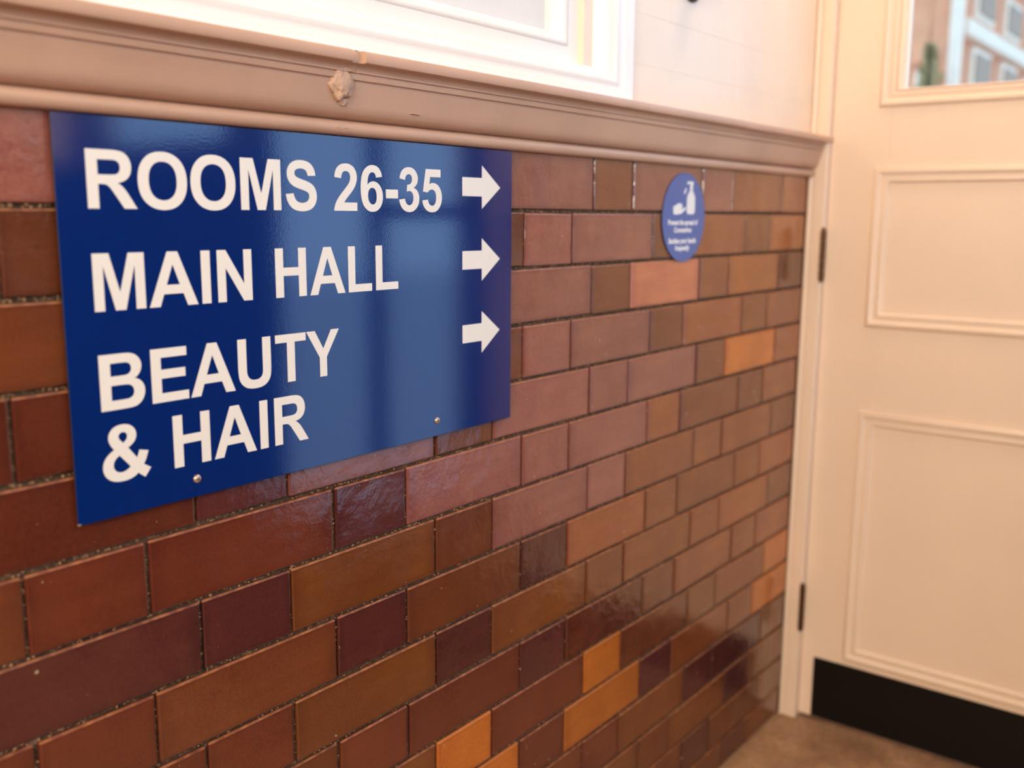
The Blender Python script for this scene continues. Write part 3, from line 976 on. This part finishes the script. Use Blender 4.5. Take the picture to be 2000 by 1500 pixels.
# ------------------------------------------------------------------ round blue sticker
cx, cz, cr = 1.9850, 1.1780, 0.0775
st = empty('round_sticker', (cx, 0, cz))
thing(st, 'round blue hand-sanitising notice with white bottle and hand on the brick wall', 'sticker')
TI = Matrix.Translation((-cx, 0, -cz))
disc = [[(cr * math.cos(2 * math.pi * k / 72), cr * math.sin(2 * math.pi * k / 72)) for k in range(72)]]
STY = -0.0022
decal('sticker_disc', disc, (cx, cz), STY + 0.0012, 0.0012, M['sticker'], st, TI)
ST_T = 0.0002
bottle = [[(0.012, -0.006), (0.034, -0.006), (0.0385, -0.002), (0.0385, 0.022), (0.033, 0.031), (0.0285, 0.034), (0.0285, 0.044), (0.0305, 0.046), (0.0305, 0.051), (0.010, 0.051), (0.006, 0.048), (0.007, 0.046), (0.018, 0.047), (0.018, 0.034), (0.012, 0.030), (0.008, 0.022), (0.008, -0.001)]]
decal('bottle_mark', bottle, (cx, cz + 0.012), STY, ST_T, M['sprint'], st, TI)
hand = [[(-0.040, -0.004), (-0.034, -0.0055), (-0.012, -0.004), (0.004, 0.004), (0.006, 0.008), (-0.003, 0.006), (-0.012, 0.0035), (-0.008, 0.008), (-0.010, 0.013), (-0.020, 0.0145), (-0.030, 0.012), (-0.041, 0.008)]]
decal('hand_mark', hand, (cx, cz + 0.0105), STY, ST_T, M['sprint'], st, TI)
pump = [[(-0.002, 0.030), (0.002, 0.033), (0.006, 0.040), (0.003, 0.042), (-0.001, 0.038), (-0.004, 0.034)]]
decal('drop_mark', pump, (cx, cz + 0.010), STY, ST_T, M['sprint'], st, TI)


def text_mesh(name, s, height, thick, bold):
    cu = bpy.data.curves.new(name, 'FONT')
    cu.body = s; cu.align_x = 'CENTER'; cu.size = height; cu.extrude = thick / 2; cu.offset = bold
    cu.resolution_u = 3
    ob = bpy.data.objects.new('tmp', cu); COL.objects.link(ob)
    dg = bpy.context.evaluated_depsgraph_get(); dg.update()
    me = bpy.data.meshes.new_from_object(ob.evaluated_get(dg))
    bpy.data.objects.remove(ob); bpy.data.curves.remove(cu)
    me.transform(Matrix.Rotation(math.pi / 2, 4, 'X'))
    me.name = name
    return me


for s, z, w in (('Prevent the spread of', -0.0125, 0.108), ('Coronavirus', -0.0255, 0.064), ('Sanitise your hands', -0.0445, 0.100), ('frequently', -0.0570, 0.052)):
    me = text_mesh('print_line', s, 0.0125, ST_T, 0.00045)
    xs = [v.co.x for v in me.vertices]
    k = w / (max(xs) - min(xs))
    me.transform(Matrix.Diagonal((k, 1, 1, 1)))
    o = link('print_line', me, M['sprint']); o.parent = st; o.matrix_parent_inverse = TI
    o.location = (cx - 0.004, STY - ST_T / 2, cz + z)

# ------------------------------------------------------------------ dark round fitting at the top edge
fx = empty('wall_fitting', (1.985, 0, 1.570))
thing(fx, 'dark round wall fitting high on the cream wall', 'wall fitting')
lathe('base_plate', [(0.030, 0.0), (0.030, -0.004), (0.026, -0.008)], 'y', M['dark'], fx, 28, (0, 0, 0))
lathe('knob', [(0.012, -0.008), (0.010, -0.018), (0.016, -0.024), (0.020, -0.032), (0.017, -0.040), (0.008, -0.044)], 'y', M['dark'], fx, 28, (0, 0, 0))

# ------------------------------------------------------------------ ceiling lamp
lp = empty('ceiling_lamp', (2.25, -0.36, ZC))
thing(lp, 'round opal ceiling lamp near the doors', 'lamp')
lathe('ceiling_rose', [(0.06, 0.0), (0.06, -0.02), (0.02, -0.035)], 'z', M['hinge'], lp, 28)
lathe('stem', [(0.008, -0.03), (0.008, -0.28)], 'z', M['hinge'], lp, 14)
mo, nt, b = mat('opal_shade')
b.inputs['Base Color'].default_value = (0.9, 0.85, 0.75, 1)
b.inputs['Emission Color'].default_value = LAMP_COL + (1,)
b.inputs['Emission Strength'].default_value = 3.0
lathe('shade', [(0.02, -0.27)] + [(0.11 * math.sin(math.radians(a)), -0.38 + 0.11 * math.cos(math.radians(a))) for a in range(20, 176, 15)] + [(0.003, -0.49)], 'z', mo, lp, 28)
ld = bpy.data.lights.new('lamp_light', 'POINT'); ld.energy = LAMP_POWER; ld.color = LAMP_COL; ld.shadow_soft_size = 0.11
lo = bpy.data.objects.new('lamp_light', ld); COL.objects.link(lo); lo.parent = lp; lo.location = (0, 0, -0.53)

# ------------------------------------------------------------------ outside, seen through the door glass
bm = bmesh.new()
add_box(bm, 2.76, 40, -14, 14, -0.14, -0.06)
add_box(bm, 2.03, 2.76, -14, YS - 0.13, -0.14, -0.06)
struct(from_bm('ground_outside', bm, M['oground']), 'pale paved ground outside the door')
hb = empty('terrace_building', (9, 1.4, -0.06))
thing(hb, 'brick terrace with white bands outside the door glass', 'building')
HI = Matrix.Translation((-9, -1.4, 0.06))


def hp(o):
    o.parent = hb; o.matrix_parent_inverse = HI
    return o


hp(box('end_wall', 9.0, 9.3, 1.44, 6.0, -0.06, 7.0, M['obrick']))
hp(box('corner_post', 8.97, 9.10, 1.36, 1.44, -0.06, 7.0, M['ostone'], None, 0.01, 1))
hp(box('side_wall', 9.15, 26, 1.42, 1.75, -0.06, 7.0, M['obrick']))
for z in (2.05, 2.62, 3.30, 4.2):
    hp(box('string_course', 9.15, 26, 1.33, 1.42, z, z + 0.13, M['ostone'], None, 0.01, 1))
for zz in (0.9, 2.24, 2.80, 3.5):
    for k in range(9):
        x = 9.5 + k * 1.05
        h = 0.34 if zz > 2 and zz < 3 else 0.6
        wf = hp(box('window', x, x + 0.62, 1.37, 1.42, zz, zz + h, M['ostone'], None, 0.008, 1))
        bm = bmesh.new(); add_box(bm, x + 0.06, x + 0.56, 1.355, 1.37, zz + 0.05, zz + h - 0.05)
        g = from_bm('pane', bm, M['oglass']); g.parent = wf; g.matrix_parent_inverse = wf.matrix_world.inverted()
for k, (y, z) in enumerate(((1.600, 2.32), (1.523, 2.29))):
    hp(box('chimney_post', 8.80, 8.86, y - 0.028, y + 0.028, -0.06, z, M['ostone'], None, 0.008, 1))
# a shrub against the end wall
sh = empty('shrub', (8.5, 1.43, -0.06))
thing(sh, 'small dark green shrub against the brick end wall outside the glass', 'shrub')
rs = random.Random(4)
lv, lf = [], []
for k in range(300):
    a_, h_ = rs.uniform(0, 6.283), rs.random()
    r_ = 0.10 * (1 - abs(h_ - 0.55) * 1.2)
    p = Vector((8.5 + r_ * math.cos(a_) * rs.random(), 1.43 + r_ * math.sin(a_) * rs.random(), 1.85 + h_ * 0.62))
    d1 = Vector((rs.uniform(-1, 1), rs.uniform(-1, 1), rs.uniform(-1, 1))).normalized() * 0.05
    d2 = d1.cross(Vector((rs.uniform(-1, 1), rs.uniform(-1, 1), 1))).normalized() * 0.022
    n0 = len(lv)
    lv += [tuple(p - d1), tuple(p + d2), tuple(p + d1), tuple(p - d2)]
    lf.append((n0, n0 + 1, n0 + 2, n0 + 3))
me_ = bpy.data.meshes.new('foliage'); me_.from_pydata(lv, [], lf)
o = link('foliage', me_, M['leaf']); o.parent = sh; o.matrix_parent_inverse = Matrix.Translation((-8.5, -1.43, 0.06))
o = lathe('stem', [(0.03, 0.0), (0.02, 1.9)], 'z', M['dark'], sh, 10)
